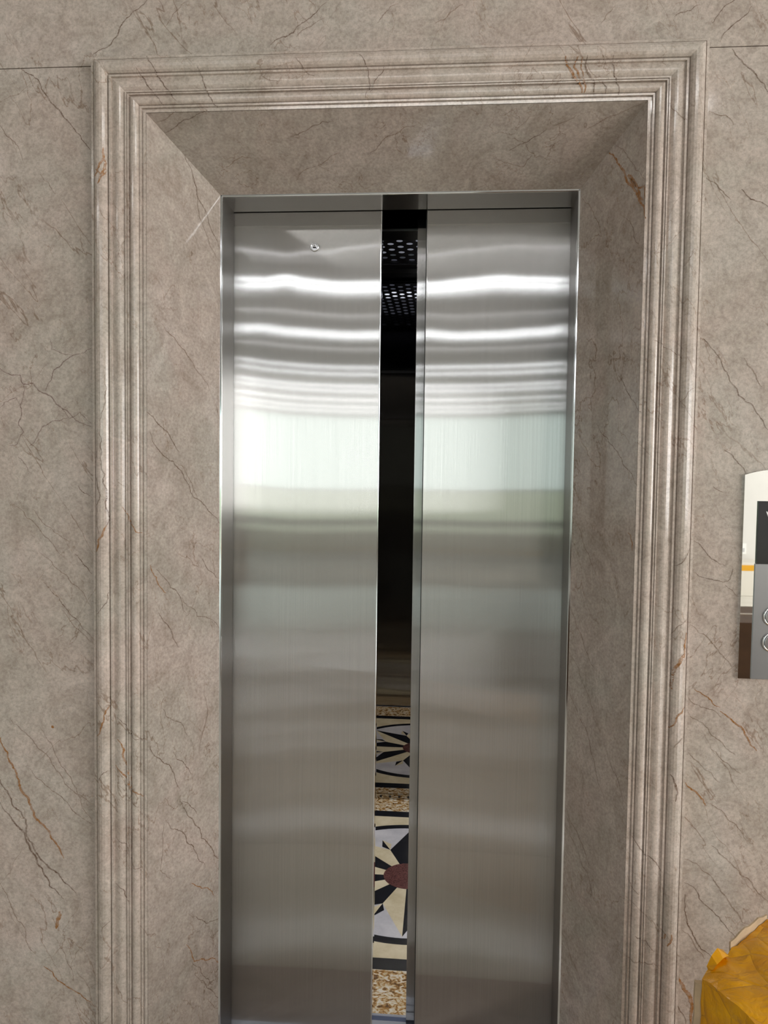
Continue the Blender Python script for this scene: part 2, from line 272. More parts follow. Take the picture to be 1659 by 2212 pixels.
# plane, slot (1 fine, 2 brown, 3 ochre, 4 plum), width mm: points in the photograph
VE = """W 2 2.0:318,0 289,24 273,40 260,58 255,76 240,96 217,108 200,119
W 1 1.2:409,2 380,25 369,42 356,58
W 2 1.8:584,98 610,80 650,52 680,30 705,6
W 1 1.2:700,40 660,62 640,80
W 2 2.2:40,146 72,163 87,181 98,203 112,224 134,246 145,260 163,282 177,302 195,324
W 1 1.4:0,271 11,289 27,304 43,325 49,347
W 1 1.0:87,376 105,394 120,420
W 1 1.2:174,506 177,535 186,559
W 1 1.0:10,455 25,470 40,490
L 2 1.6:391,325 409,358 420,391 425,420 438,445 450,474 467,517 479,553
L 1 1.2:414,376 427,427 430,459 441,495 454,532 467,557
T 2 1.4:356,286 383,271 416,253 448,237
T 1 1.4:336,264 362,255 380,240
T 1 1.6:481,362 506,347 524,338 542,340
T 1 1.4:620,300 680,270 720,262
T 1 1.4:800,330 830,300 850,290 900,270
T 1 1.2:640,390 700,350 735,330
C 2 1.5:297,150 315,177 333,203 351,224
C 2 1.8:315,119 336,152 347,174 365,195 380,217
C 2 1.8:429,148 439,174 448,199 459,221 470,228
C 1 1.4:561,152 579,174 600,177
C 2 1.6:770,120 795,150 800,185 790,210
C 2 1.4:830,140 815,170 800,200
C 1 1.4:640,130 655,150 680,165
C 3 3.2:226,322 227,345 217,365 207,383
C 3 3.0:228,345 229,372 215,400
C 3 2.0:209,368 222,380 230,366
C 3 3.2:1221,125 1228,145 1238,165 1253,179 1257,199
C 3 2.6:1248,125 1241,148 1252,168 1265,182 1262,199
C 3 1.6:1257,126 1255,145 1260,165
C 2 3.0:1268,123 1265,145 1275,165 1285,179 1284,202
C 2 2.0:1324,123 1326,152 1331,172 1337,189 1337,202
C 2 1.6:1302,175 1310,189 1309,200
C 1 1.2:1300,122 1309,138 1303,150
R 3 3.5:1316,330 1332,344 1346,367 1366,401 1380,428 1391,445 1395,472
R 3 7.0:1357,378 1366,390 1372,405
R 3 4.0:1362,385 1376,402 1382,425 1390,432
R 3 3.0:1378,405 1392,402 1393,430
R 1 1.2:1332,313 1356,340 1373,367 1393,387
R 2 1.5:1353,472 1366,489 1380,526
R 1 1.4:1258,428 1279,455 1294,485 1299,505
T 2 1.6:1100,325 1120,313 1144,303 1161,293 1181,280
T 1 1.4:1265,280 1302,259 1336,246 1386,224
T 1 1.2:1201,270 1245,249
T 1 1.4:1075,345 1130,360 1150,335
W 2 1.8:1582,106 1599,128 1615,145 1636,168 1659,199
W 1 1.4:1531,241 1568,249 1585,270
W 1 1.4:1526,384 1555,408 1578,431
W 2 1.8:1602,409 1622,431 1659,446
W 2 1.4:1588,0 1555,27 1538,50
W 2 1.4:1625,13 1588,50 1555,91
W 2 1.4:1511,10 1471,27 1457,37
W 1 1.4:1329,13 1312,30 1299,50
W 1 1.4:1000,10 970,30 940,50
W 1 1.4:860,8 830,30 815,50
C 1 1.4:1444,222 1464,249 1484,261
C 1 1.2:1497,539 1487,559 1476,576
W 4 2.2:0,796 20,808 44,810 51,830 71,828 91,848 111,857 125,875 149,892 165,909 197,921
W 4 1.8:197,752 182,762 159,767 135,784 118,798 111,821 98,845
W 4 1.2:108,732 111,754 135,764 159,767
W 4 1.6:51,830 51,855 44,875 47,892 40,916 51,933 37,960 19,963
W 4 1.6:149,902 128,909 91,923 81,943 64,963
W 4 1.2:0,882 10,869 34,859 44,875
W 4 1.4:135,880 150,905 172,890 197,915
W 2 1.4:39,987 51,1000 64,1021
W 2 1.4:169,1048 182,1065 199,1075
W 2 1.8:162,1196 179,1216 199,1240
W 1 1.4:88,1194 125,1230 155,1260 199,1314
W 2 1.5:94,1257 128,1291 142,1314 169,1341 199,1378
W 1 1.4:135,1318 152,1341 175,1365 199,1389
W 1 1.2:20,1080 60,1120 98,1160 140,1205
W 1 1.2:70,1100 110,1140 150,1170
C 1 1.6:229,811 231,869 223,902 221,929
C 2 2.2:218,933 223,980 230,1024 233,1065 236,1112 233,1135
C 3 3.0:233,1135 216,1166 208,1193
C 2 1.8:213,970 206,1010 213,1044 221,1071 209,1118 218,1152
C 2 1.6:236,1279 230,1304 209,1326
C 3 1.6:265,1095 280,1125 294,1149 305,1151
L 2 1.8:316,889 341,916 371,950 388,977
L 2 1.8:324,933 341,970 375,997 392,1017 408,1048 419,1075 449,1102 479,1146
L 1 1.4:378,997 402,1021 415,1044 425,1071
L 1 1.6:350,700 385,744 412,778 435,811 452,842
L 3 1.6:324,1220 338,1247 358,1281
L 2 1.5:338,1230 368,1270 392,1297 402,1324
L 2 1.3:392,1291 422,1318 425,1331 462,1341 478,1362
L 2 1.5:343,1324 365,1355 386,1399
L 2 1.3:435,1206 452,1233 479,1257
L 1 1.2:462,860 468,880 474,905
W 3 3.4:0,1593 17,1625 27,1652 37,1679 47,1709 68,1746 91,1780 111,1811 132,1841 138,1854
W 2 3.4:0,1684 17,1709 30,1743 56,1770 57,1797 71,1827 94,1861 128,1888 149,1912 165,1930
W 2 3.6:0,1733 17,1757 34,1780 54,1800 67,1838 81,1865 98,1892 108,1915 138,1942
W 1 1.6:22,1549 44,1574 74,1605 108,1638 128,1669 159,1709 182,1750 202,1777
W 1 1.6:64,1660 98,1696 135,1723 169,1760 202,1780
W 1 1.4:88,1574 115,1615 142,1665 169,1716 202,1736
W 1 1.8:0,1908 17,1935 30,1972 51,2000 56,2030 78,2060
W 3 1.8:94,2087 125,2118 162,2141 206,2175
W 1 1.4:123,2030 145,2075 158,2120
W 3 6.0:128,1969 124,1989 122,2006
W 3 4.0:111,1569 116,1572
C 3 2.6:238,1524 228,1544 223,1567 209,1593
C 3 2.6:255,1596 267,1625 275,1659 280,1696
C 3 2.4:250,1653 267,1672 280,1696 287,1709 307,1723
C 2 1.6:253,1549 270,1564 280,1584 294,1598 309,1598
C 2 1.4:250,1807 270,1821 284,1858 290,1876 305,1876
C 2 1.8:250,1908 270,1925 280,1952
C 1 1.4:258,1696 274,1710 284,1732 302,1746
C 2 1.4:241,1988 223,2006
C 2 1.4:236,1662 213,1686
C 1 1.4:238,2190 215,2212
L 2 1.4:351,1530 375,1557 395,1567 405,1588
L 2 1.8:324,1611 348,1642 375,1669 388,1703
L 2 1.5:375,1625 398,1649 415,1672
L 2 1.8:388,1730 412,1767 425,1784 435,1811 462,1848 476,1858
L 2 1.4:393,1730 412,1743 425,1758
L 2 1.8:358,1772 385,1794 405,1821 425,1844 442,1868
L 3 1.5:413,1908 435,1919 461,1934
L 2 1.6:408,1976 435,1986 446,1995 473,1984
L 3 1.8:402,2040 415,2067 419,2077 459,2069 473,2084
L 2 1.5:415,2077 439,2108 461,2128
L 2 1.8:432,2118 456,2138 473,2155
L 1 1.4:449,2158 473,2179
L 1 1.2:355,1780 352,1830 345,1880 370,1900
L 1 1.2:440,1500 445,1560 430,1630
R 2 1.6:1336,811 1352,836 1368,865 1385,890
R 2 1.6:1289,915 1311,944 1333,975 1349,1007 1368,1032 1377,1051
R 1 1.4:1235,985 1257,1026
R 1 1.4:1235,1115 1257,1159 1273,1200 1287,1244
R 1 1.4:1227,1304 1244,1346 1263,1400 1290,1450
R 3 1.6:1357,1150 1366,1172 1366,1190
C 1 1.4:1409,735 1441,754 1472,776
C 1 1.4:1501,836 1482,849 1469,868
C 2 1.8:1490,1184 1479,1203 1456,1222
C 1 1.4:1485,1336 1450,1371
C 3 3.6:1483,1365 1478,1400 1463,1433 1452,1459 1450,1488
C 3 4.0:1476,1410 1466,1428 1454,1445
C 3 2.4:1478,1527 1459,1547 1445,1572
C 2 3.0:1446,1670 1456,1690 1456,1727
C 2 1.8:1364,1807 1382,1833 1404,1851 1430,1884
C 1 1.5:1357,1895 1368,1921 1380,1932
C 2 1.5:1371,2020 1397,2035 1412,2053
C 1 1.6:1353,2068 1382,2079 1412,2079 1423,2090
C 3 2.6:1448,2013 1439,2039
C 3 2.0:1436,2014 1429,2028
C 1 1.4:1478,1590 1464,1600 1452,1612
W 2 1.8:1520,732 1548,766 1564,798 1580,827 1596,855 1627,877 1646,906 1659,928
W 1 1.6:1607,773 1627,801 1646,836
W 2 1.6:1564,972 1583,985 1599,1004 1610,1023
W 2 1.4:1499,1168 1520,1187 1542,1209 1567,1222
W 2 1.4:1583,1228 1577,1251 1564,1257 1536,1251 1501,1237
W 1 1.4:1566,1263 1596,1289
W 1 1.4:1491,1349 1529,1377 1548,1400 1580,1440
W 2 1.4:1540,1050 1550,1058 1562,1063
W 3 2.4:1555,1536 1580,1554 1599,1569 1613,1591 1621,1609 1634,1622
W 3 1.4:1500,1488 1529,1506 1555,1528
W 1 1.4:1487,1506 1514,1528 1558,1549
W 1 1.4:1490,1547 1536,1587 1566,1613 1588,1631
W 1 1.3:1536,1617 1573,1650 1600,1672
W 1 1.3:1485,1624 1514,1653 1555,1690
W 3 2.4:1481,1690 1500,1708 1518,1727 1525,1741
W 1 1.4:1525,1734 1573,1771 1621,1822
W 1 1.6:1478,1855 1522,1884 1551,1914 1580,1958 1602,1991 1643,2013
W 1 1.8:1536,1826 1580,1866 1624,1906 1659,1947
W 2 1.5:1478,1906 1507,1928 1540,1969 1588,2024
W 2 1.8:1481,1932 1481,1976 1496,2017 1514,2050 1538,2072
W 1 1.5:1474,2009 1496,2031 1522,2072
W 3 5.0:1465,2108 1478,2138 1492,2163 1494,2212
W 2 1.5:1463,2170 1475,2190 1482,2212
R 1 1.5:1226,1477 1246,1532 1265,1573 1276,1617 1290,1683 1309,1738
R 1 1.2:1228,1400 1254,1462 1276,1517 1298,1584
R 1 1.6:1221,1741 1246,1796 1261,1833 1279,1877
R 1 1.3:1221,1749 1232,1807 1254,1859 1276,1914 1298,1973
R 1 1.4:1213,2013 1232,2064 1254,2119
R 1 1.2:1309,1617 1331,1675 1346,1723"""
# casing section: (share of the width from the outer edge, how far it stands out of the wall in mm)
PROF = [(0, 0), (0, 19), (.045, 19.5), (.05, 16)]
for i in range(9): a = PI*i/8; PROF.append((.06+.135*(1-math.cos(a)), 18+13*math.sin(a)+2*(i/8)))
PROF += [(.345, 20), (.35, 25.5), (.385, 25.5), (.39, 21)]
for i in range(9): a = i/8; PROF.append((.395+.235*a, 20.5+6*math.sin(PI*a**1.2)-1*a))
PROF += [(.635, 19), (.64, 24), (.665, 24), (.668, 20.5), (.675, 20.5), (.678, 23), (.70, 23), (.705, 18)]
for i in range(9): a = PI*i/8; PROF.append((.715+.08*(1-math.cos(a)), 17+7.5*math.sin(a)))
PROF += [(.88, 13), (.885, 17.5), (.92, 17.5), (.925, 12.5), (.945, 12.5), (.95, 16), (1.0, 16)]
def prof_at(u):
    u = min(max(u, 0.0001), .9999)
    for (a, p), (b, q) in zip(PROF, PROF[1:]):
        if a <= u <= b and b > a: return (p+(q-p)*(u-a)/(b-a))/1000
    return .016
def casing_y(x, z):
    ul = (x-XOL)/(XIL-XOL); ur = (XOR-x)/(XOR-XIR); ut = (ZO-z)/(ZO-ZI)
    return YW - prof_at(min(ul, ur, ut))
def frac(p, q, depth, amp):
    if depth == 0 or (p-q).length < .0012: return [p]
    d = q-p; side = Vector((-d.y, d.x)); mdl = (p+q)/2 + side*random.uniform(-amp, amp)
    return frac(p, mdl, depth-1, amp*.95) + frac(mdl, q, depth-1, amp*.95)
bmv = {k: bmesh.new() for k in PL}
for line in VE.split('\n'):
    hd, pts = line.split(':'); pl, slot, wmm = hd.split(); slot = int(slot); wm = float(wmm)*(.00125 if slot == 3 else .00098)
    p0, nn = PL[pl]; nn = Vector(nn).normalized()
    if nn.y < 0: nn = -nn
    hz = Vector((0, 0, 1)) if pl != 'T' else Vector((1, 0, 0))
    ax = hz.cross(nn).normalized(); o0 = Vector(p0)
    P2 = []
    for s in pts.split():
        x, y = map(float, s.split(',')); q = hit(x, y, p0, nn)-o0; P2.append(Vector((q.dot(ax), q.dot(hz))))
    path = []
    for a, b in zip(P2, P2[1:]): path += frac(a, b, 4, .13)
    path.append(P2[-1])
    L = len(path); prev = None; bmx = bmv[pl]
    for i, q in enumerate(path):
        t_ = (path[min(i+1, L-1)]-path[max(i-1, 0)]).normalized(); sd = Vector((-t_.y, t_.x))
        s = i/(L-1); ww = wm*(.35+.9*math.sin(PI*min(max(s, .04), .96))**.6*random.uniform(.45, 1.25))
        ring = []
        for k in (-.5, .5):
            c = q+sd*ww*k; P = o0+ax*c.x+hz*c.y
            if pl == 'C': P = Vector((P.x, casing_y(P.x, P.z)-.0005, P.z))
            else: P = P-nn*.0004
            ring.append(bmx.verts.new(P))
        if prev: bmx.faces.new((prev[0], prev[1], ring[1], ring[0])).material_index = slot
        prev = ring
def add_bm(dst, src):
    me = bpy.data.meshes.new('tmp'); src.to_mesh(me); dst.from_mesh(me); bpy.data.meshes.remove(me); src.free()

# ------------------------------------------------------------------ lift wall, casing, reveal
bm = bmesh.new()
SEAM = 2.2345; g = .0009
box(bm, XL, XR, YW, YW+.03, SEAM+g, CEIL)                       # slabs above
box(bm, XL, XOL+.01, YW, YW+.03, 0, SEAM-g); box(bm, XOR-.01, XR, YW, YW+.03, 0, SEAM-g)
box(bm, XL, XOL, YW+.031, YW+.05, 0, CEIL); box(bm, XOR, XR, YW+.031, YW+.05, 0, CEIL); box(bm, XOL, XOR, YW+.031, YW+.05, ZO+.02, CEIL)
# brick core of the shaft wall round the opening
box(bm, XL, XIL-.03, YW+.051, 1.74, 0, CEIL); box(bm, XIR+.03, XR, YW+.051, 1.74, 0, CEIL); box(bm, XIL-.03, XIR+.03, YW+.051, 1.74, ZI+.03, CEIL)
bmesh.ops.recalc_face_normals(bm, faces=bm.faces)
add_bm(bm, bmv['W'])
tag(obj('wall_front', bm, M['wall'], recalc=False), 'polished beige marble wall around the elevator opening, veined in brown', kind='structure')

def mitre(u, side):
    xl, xr, z = XOL+u*(XIL-XOL), XOR+u*(XIR-XOR), ZO+u*(ZI-ZO)
    return (xl, xr, z)
cas = thing('trim_1', 'moulded pale marble casing framing the elevator opening', 'door casing', ((XOL+XOR)/2, YW, 0), kind='structure')
def casing_piece(name, side, extra=None):
    bm = bmesh.new(); prev = None
    for u, p in PROF:
        xl, xr, z = mitre(u, side); y = YW-p/1000
        if side == 'l': r = [(xl, y, 0), (xl, y, z)]
        elif side == 'r': r = [(xr, y, z), (xr, y, 0)]
        else: r = [(xl, y, z), (xr, y, z)]
        r = [bm.verts.new(q) for q in r]
        if prev: bm.faces.new((prev[0], prev[1], r[1], r[0]))
        prev = r
    # back edge towards the reveal
    bmesh.ops.recalc_face_normals(bm, faces=bm.faces)
    s = sum(f.normal.y for f in bm.faces)
    if s > 0: bmesh.ops.reverse_faces(bm, faces=bm.faces)
    if extra: add_bm(bm, extra)
    o = obj(name, bm, M['casing'], cas, recalc=False)
    return o
# split the traced veins of the casing between its three pieces
vl, vr, vt = bmesh.new(), bmesh.new(), bmesh.new()
for f in bmv['C'].faces:
    c = f.calc_center_median(); ul = (c.x-XOL)/(XIL-XOL); ur = (XOR-c.x)/(XOR-XIR); ut = (ZO-c.z)/(ZO-ZI)
    mm_ = min(ul, ur, ut); d = vt if mm_ == ut else (vl if mm_ == ul else vr)
    quad(d, [v.co for v in f.verts], f.material_index)
casing_piece('casing_jamb', 'l', vl); casing_piece('casing_jamb', 'r', vr); casing_piece('casing_head', 't', vt)

rev = thing('trim_2', 'splayed beige marble lining of the elevator opening', 'door reveal', ((XIL+XIR)/2, YI, 0), kind='structure')
def slab(name, a, b, zz, extra):            # vertical splayed slab
    bm = bmesh.new(); t_ = .02
    (x0, y0), (x1, y1) = a, b; s = -1 if x0 < 0 else 1
    z0, z1 = zz
    f = [(x0, y0, 0), (x1, y1, 0), (x1, y1, z1), (x0, y0, z0)]; k = [(x+s*t_, y, z) for x, y, z in f]
    F = [bm.verts.new(p) for p in f]; K = [bm.verts.new(p) for p in k]
    bm.faces.new(F); bm.faces.new(K[::-1])
    for i in range(4): bm.faces.new((F[i], K[i], K[(i+1) % 4], F[(i+1) % 4]))
    bmesh.ops.recalc_face_normals(bm, faces=bm.faces); add_bm(bm, extra)
    return obj(name, bm, M['reveal'], rev, recalc=False)
slab('side_panel', (XIL, YI), (XJL, YJ), (ZI, ZJ), bmv['L']); slab('side_panel', (XIR, YI), (XJR, YJ), (ZI, ZJ), bmv['R'])
bm = bmesh.new()
f = [(XIL, YI, ZI), (XIR, YI, ZI), (XJR, YJ, ZJ), (XJL, YJ, ZJ)]
F = [bm.verts.new(p) for p in f]; K = [bm.verts.new((x, y, z+.02)) for x, y, z in f]
bm.faces.new(F); bm.faces.new(K[::-1])
for i in range(4): bm.faces.new((F[i], K[i], K[(i+1) % 4], F[(i+1) % 4]))
bmesh.ops.recalc_face_normals(bm, faces=bm.faces); add_bm(bm, bmv['T'])
obj('soffit_panel', bm, M['reveal'], rev, recalc=False)
# threshold stone between wall and sill
thr = marble('threshold_marble', tone=.85, rough=.08)
tag(boxobj('trim_3', (XJL-.1, XJR+.1, YW, 1.745, -.08, .001), thr), 'dark marble threshold in front of the elevator sill', kind='structure')

# ------------------------------------------------------------------ steel door frame
fr = thing('door_frame', 'slim stainless steel frame lining the marble opening around the elevator doors', 'door frame', ((XJL+XJR)/2, YJ, 0))
for s, xj in ((-1, XJL), (1, XJR)):
    bm = bmesh.new()
    pts = [(0, YJ-.004), (0, YD-.004), (-.03, YD-.004), (-.03, YD-.007), (-.003, YD-.007), (-.003, YJ+.012), (-.005, YJ-.004)]
    lo = [bm.verts.new((xj-s*p[0]*1, p[1], .0)) for p in pts]; hi = [bm.verts.new((xj-s*p[0]*1, p[1], ZJ)) for p in pts]
    for i in range(len(pts)): bm.faces.new((lo[i], lo[(i+1) % len(pts)], hi[(i+1) % len(pts)], hi[i]))
    bm.faces.new(lo); bm.faces.new(hi)
    j = obj('side_jamb', bm, M['frame'], fr)
    xa, xb = sorted((xj-s*.0015, xj+s*.0045))
    e = boxobj('edge_bead', (xa, xb, YJ-.0065, YJ-.0005, 0, ZJ+.004), M['chrome'], j, .0015)
    tag(e, 'bright polished front edge')
bm = bmesh.new()
box(bm, XJL-.002, XJR+.002, YJ-.002, YD-.004, ZJ, ZJ+.003); box(bm, XJL-.03, XJR+.03, YD-.007, YD-.0045, ZJ+.0035, ZJ+.05)
hj = obj('head_jamb', bm, M['head'], fr)
e = boxobj('edge_bead', (XJL-.0045, XJR+.0045, YJ-.0065, YJ-.0005, ZJ-.001, ZJ+.008), M['chrome'], hj, .002)
tag(e, 'bright polished front edge')

# ------------------------------------------------------------------ landing doors
def interp(tab, x):
    if x <= tab[0][0]: return tab[0][1]
    for (a, p), (b, q) in zip(tab, tab[1:]):
        if x <= b:
            t = (x-a)/(b-a); t = t*t*(3-2*t); return p+(q-p)*t
    return tab[-1][1]
# gentle oil-canning of the sheet: tilt (as shift of the reflection, in pixels) at several heights
WAVE_L = [(2.02, [(0, 4), (.4, 2), (1, -2)]), (1.93, [(0, 8), (.2, 10), (.36, 14), (.5, 3), (.62, 2), (.8, -14), (1, -24)]), (1.88, [(0, 8), (.2, 4), (.36, -9), (.5, 0), (.7, 5), (1, 2)]),
          (1.76, [(0, 0), (.2, -5), (.4, -1), (.8, 3), (1, 1)]), (1.68, [(0, -5), (.3, 0), (.6, 3), (1, 3)]), (1.55, [(0, -4), (.5, 3), (1, 4)]), (1.2, [(0, 0), (.4, 3), (1, -2)]),
          (.8, [(0, 10), (.5, -3), (1, -10)]), (.4, [(0, 9), (.4, -2), (.7, -8), (1, 2)]), (.1, [(0, 8), (.5, -6), (1, 3)])]
WAVE_R = [(2.02, [(0, -2), (1, 3)]), (1.93, [(0, 8), (.3, -2), (.6, -10), (1, -6)]), (1.88, [(0, 5), (.3, -2), (.5, -6), (.75, -1), (1, 3)]), (1.76, [(0, -3), (.25, 6), (.5, 6), (.8, -1), (1, -8)]),
          (1.68, [(0, 0), (.5, 3), (1, -4)]), (1.55, [(0, 2), (.4, 5), (1, -4)]), (1.2, [(0, -3), (.5, 4), (1, 0)]), (.8, [(0, -8), (.5, 6), (1, -3)]), (.4, [(0, -6), (.3, 4), (1, 8)]), (.1, [(0, 5), (.3, -6), (.7, 2), (1, 6)])]
def door_leaf(label, x0, x1, vis0, vis1, wave, lead, lock):
    t = thing('elevator_door', label, 'elevator door', ((x0+x1)/2, YD+.018, .006), 'landing doors')
    z0, z1 = .006, 2.11
    nx, nz = 48, 210
    def tilt(u, z):
        if z >= wave[0][0]: return interp(wave[0][1], u)
        for (a, ta), (b, tb) in zip(wave, wave[1:]):
            if z >= b:
                k = (a-z)/(a-b); k = k*k*(3-2*k); return interp(ta, u)*(1-k)+interp(tb, u)*k
        return interp(wave[-1][1], u)
    bm = bmesh.new(); grid = []
    hs = []
    for i in range(nx+1):
        x = x0+(x1-x0)*i/nx; u = (x-vis0)/(vis1-vis0); u = min(max(u, 0), 1); h = 0; col = []
        zs = [z0+(z1-z0)*j/nz for j in range(nz+1)]
        for j, z in enumerate(zs):
            if j: h += (tilt(u, z)*1.0/(2*FPX))*(z-zs[j-1])
            col.append(h)
        mean = [col[-1]*j/nz for j in range(nz+1)]
        hs.append([c-q for c, q in zip(col, mean)])
    for i in range(nx+1):
        x = x0+(x1-x0)*i/nx
        grid.append([bm.verts.new((x, YD+hs[i][j]*1.0, z0+(z1-z0)*j/nz)) for j in range(nz+1)])
    for i in range(nx):
        for j in range(nz): bm.faces.new((grid[i][j], grid[i+1][j], grid[i+1][j+1], grid[i][j+1]))
    o = obj('face_sheet', bm, M['steel'], t, smooth=True, recalc=False)
    bm = bmesh.new()
    a, b = (x0, x1-.003) if lead > 0 else (x0+.003, x1)
    box(bm, a+.001, b-.001, YD+.003, YD+.034, z0, z1)
    obj('door_core', bm, M['dark'], t)
    xe = x1 if lead > 0 else x0
    ea, eb = (xe-.003, xe+.0003) if lead > 0 else (xe-.0003, xe+.003)
    e = boxobj('edge_strip', (ea, eb, YD-.0004, YD+.034, z0, z1), M['chrome'] if lead > 0 else M['steel'], t, .0008)
    if lead < 0:
        tag(boxobj('rubber_seal', (xe-.0022, xe-.0004, YD+.004, YD+.03, z0, z1), M['rubber'], t), 'thin dark rubber strip')
    if lock:
        cx, cz = -.3135, 1.9446
        bm = bmesh.new(); torus(bm, (cx, YD-.0035, cz), .0085, .0017); cyl(bm, (cx, YD-.0017, cz), .0095, .003)
        lk = obj('door_lock', bm, M['chrome'], t, smooth=False)
        bm = bmesh.new(); cyl(bm, (cx, YD-.0055, cz), .0048, .004, n=3); obj('lock_core', bm, M['frame'], lk)
        tag(lk, 'small round chrome release lock')
    return t
door_leaf('brushed steel elevator door left of the gap, with a small round lock', XJL-.09, GL, XJL, GL, WAVE_L, 1, True)
door_leaf('plain brushed steel elevator door right of the gap', GR, XJR+.09, GR, XJR, WAVE_R, -1, False)
# dark shaft header and side cover behind the frame
tag(boxobj('wall_shaft', (XJL-.4, XJR+.4, YD+.036, YD+.042, 2.062, 2.5), M['dark']), kind='structure')
# landing sill
sl = thing('door_sill', 'grooved aluminium sill under the elevator doors', 'door sill', (-.11, 1.79, -.02))
bm = bmesh.new()
for a, b in ((1.747, 1.775), (1.780, 1.800), (1.806, 1.832)): box(bm, XJL-.05, XJR+.05, a, b, -.03, .002)
box(bm, XJL-.05, XJR+.05, 1.747, 1.832, -.05, -.031)
obj('sill_plate', bm, plain('brushed_aluminium', lin(196, 200, 214), .3, .8), sl)

# ------------------------------------------------------------------ elevator car
car = thing('elevator_car', 'dark elevator car behind the gap, with mirror, perforated ceiling and inlaid stone floor', 'elevator car', (-.1, 2.55, 0))
XF0, XF1, YF0, YF1 = XC0, XC1, 1.893, YM
FCX, FCY, FR, FRD = -.1018, 2.5738, .388, .0844
def stone(name, c1, c2, sc, det=6., rough=.16, dist=0., vein=None):
    m, nt, out = newmat(name); n = N(nt); g = n('NewGeometry')
    t = n('TexNoise', {'Vector': g.outputs['Position'], 'Scale': sc, 'Detail': det, 'Roughness': .65, 'Distortion': dist})
    c = ramp(n, t.outputs[0], [(.35, c1), (.62, c2)])
    if vein:
        mp = n('Mapping', {'Vector': g.outputs['Position'], 'Rotation': (0, 0, .35), 'Scale': (1., 1.35, 1.)})
        t2 = n('TexNoise', {'Vector': mp.outputs[0], 'Scale': 55., 'Detail': 5., 'Distortion': 1.2})
        c = ramp(n, t2.outputs[0], [(.36, vein), (.44, c1), (.52, c2), (.62, lin(206, 200, 190))])
    b = n('BsdfPrincipled', {'Base Color': c, 'Roughness': rough})
    nt.links.new(b.outputs[0], out.inputs[0]); return m
fm = [stone('granite_border', lin(150, 108, 52), lin(188, 168, 132), 60, vein=lin(84, 58, 30)), stone('black_stone', lin(16, 18, 24), lin(28, 30, 38), 40),
      stone('cream_stone', lin(190, 178, 150), lin(212, 202, 178), 12), stone('white_stone', lin(178, 178, 188), lin(200, 200, 208), 10), stone('red_granite', lin(58, 32, 34), lin(110, 72, 70), 260)]
bm = bmesh.new()
box(bm, XF0, XF1, YF0, YF1, -.03, 0)
def inlay(pts, mi, lift):
    pts = [(x, y, lift) for x, y in pts]
    f = bm.faces.new([bm.verts.new(p) for p in pts]); f.material_index = mi
    if f.calc_area() and f.normal.z < 0: f.normal_flip()
    f.normal_update()
    if f.normal.z < 0: f.normal_flip()
def P(r, deg):       # 0 = towards the entrance, clockwise seen from above towards -x
    a = math.radians(deg); return (FCX-r*math.sin(a), FCY-r*math.cos(a))
def sq(h, hy, mi, lift): inlay([(FCX-h, FCY-hy), (FCX+h, FCY-hy), (FCX+h, FCY+hy), (FCX-h, FCY+hy)], mi, lift)
sq(.470, .506, 1, .0003); sq(.425, .455, 2, .0006)
circ = lambda r, n=96: [P(r, 360*i/n) for i in range(n)]
inlay(circ(FR), 1, .0009); inlay(circ(.357), 3, .0012)
tipR, valR = .350, .192
for k in range(8):
    a = 45*k
    for s in (-1, 1):
        black = (s == -1) if True else False
        base = [P(FRD*.95, a), P(tipR, a), P(valR, a+s*22.5), P(FRD*.95, a+s*22.5)]
        inlay(base if s > 0 else base[::-1], 1 if s < 0 else 2, .0015)
for k in range(8):
    a = 45*k+22.5
    inlay([P(valR, a), P(.225, a-5.5), P(.272, a-1)], 1, .0018)
    inlay([P(valR, a), P(.272, a-1), P(.232, a+4.5)], 2, .0018)
inlay(circ(FRD), 4, .0021)
o = obj('car_floor', bm, fm, car, recalc=False)
tag(o, 'stone floor inlaid with a black and cream compass star')
# car sill
bm = bmesh.new(); box(bm, XF0, XF1, 1.8835, 1.892, -.02, .001); box(bm, XF0, XF1, 1.846, 1.8675, -.02, .001); box(bm, XF0, XF1, 1.846, 1.892, -.03, -.0205)
obj('car_sill', bm, plain('car_sill_aluminium', lin(190, 196, 212), .3, .8), car)
darkmetal = plain('bronze_mirror_steel', (.10, .082, .055, 1), .12, 1)
bm = bmesh.new(); box(bm, XC0-.02, XC0, 1.90, YM, -.02, 2.34); box(bm, XC1, XC1+.02, 1.90, YM, -.02, 2.34)
obj('side_wall', bm, plain('bronze_side_steel', (.16, .155, .15, 1), .35, 1), car)
# front returns either side of the car entrance
bm = bmesh.new(); box(bm, XC0, XJL-.02, 1.90, 1.955, 0, 2.34); box(bm, XJR+.02, XC1, 1.90, 1.955, 0, 2.34)
obj('front_return', bm, darkmetal, car)
blk = plain('black_steel', (.02, .02, .022, 1), .2, 1)
hd = boxobj('header', (XC0, XC1, 1.935, 2.012, 2.0275, 2.34), blk, car)
boxobj('header_lip', (XC0, XC1, 1.932, 1.9347, 2.0265, 2.031), plain('dull_steel_lip', (.3, .3, .3, 1), .3, 1), hd)
mir = plain('tinted_mirror', (.42, .40, .37, 1), .006, 1)
bm = bmesh.new(); box(bm, XC0, XC1, YM, YM+.012, .024, 1.840)
tag(obj('back_mirror', bm, mir, car), 'tall tinted mirror')
bm = bmesh.new(); box(bm, XC0, XC1, YM, YM+.012, 1.852, ZCC+.06)
tag(obj('upper_back_panel', bm, plain('black_mirror_steel', (.30, .30, .33, 1), .03, 1), car), 'black polished panel above the mirror')
boxobj('shadow_gap', (XC0, XC1, YM+.004, YM+.014, 1.8402, 1.8518), M['dark'], car)
bm = bmesh.new(); box(bm, XC0, XC1, YM-.002, YM+.012, 0.001, .0235)
kp = obj('kick_plate', bm, mir, car)
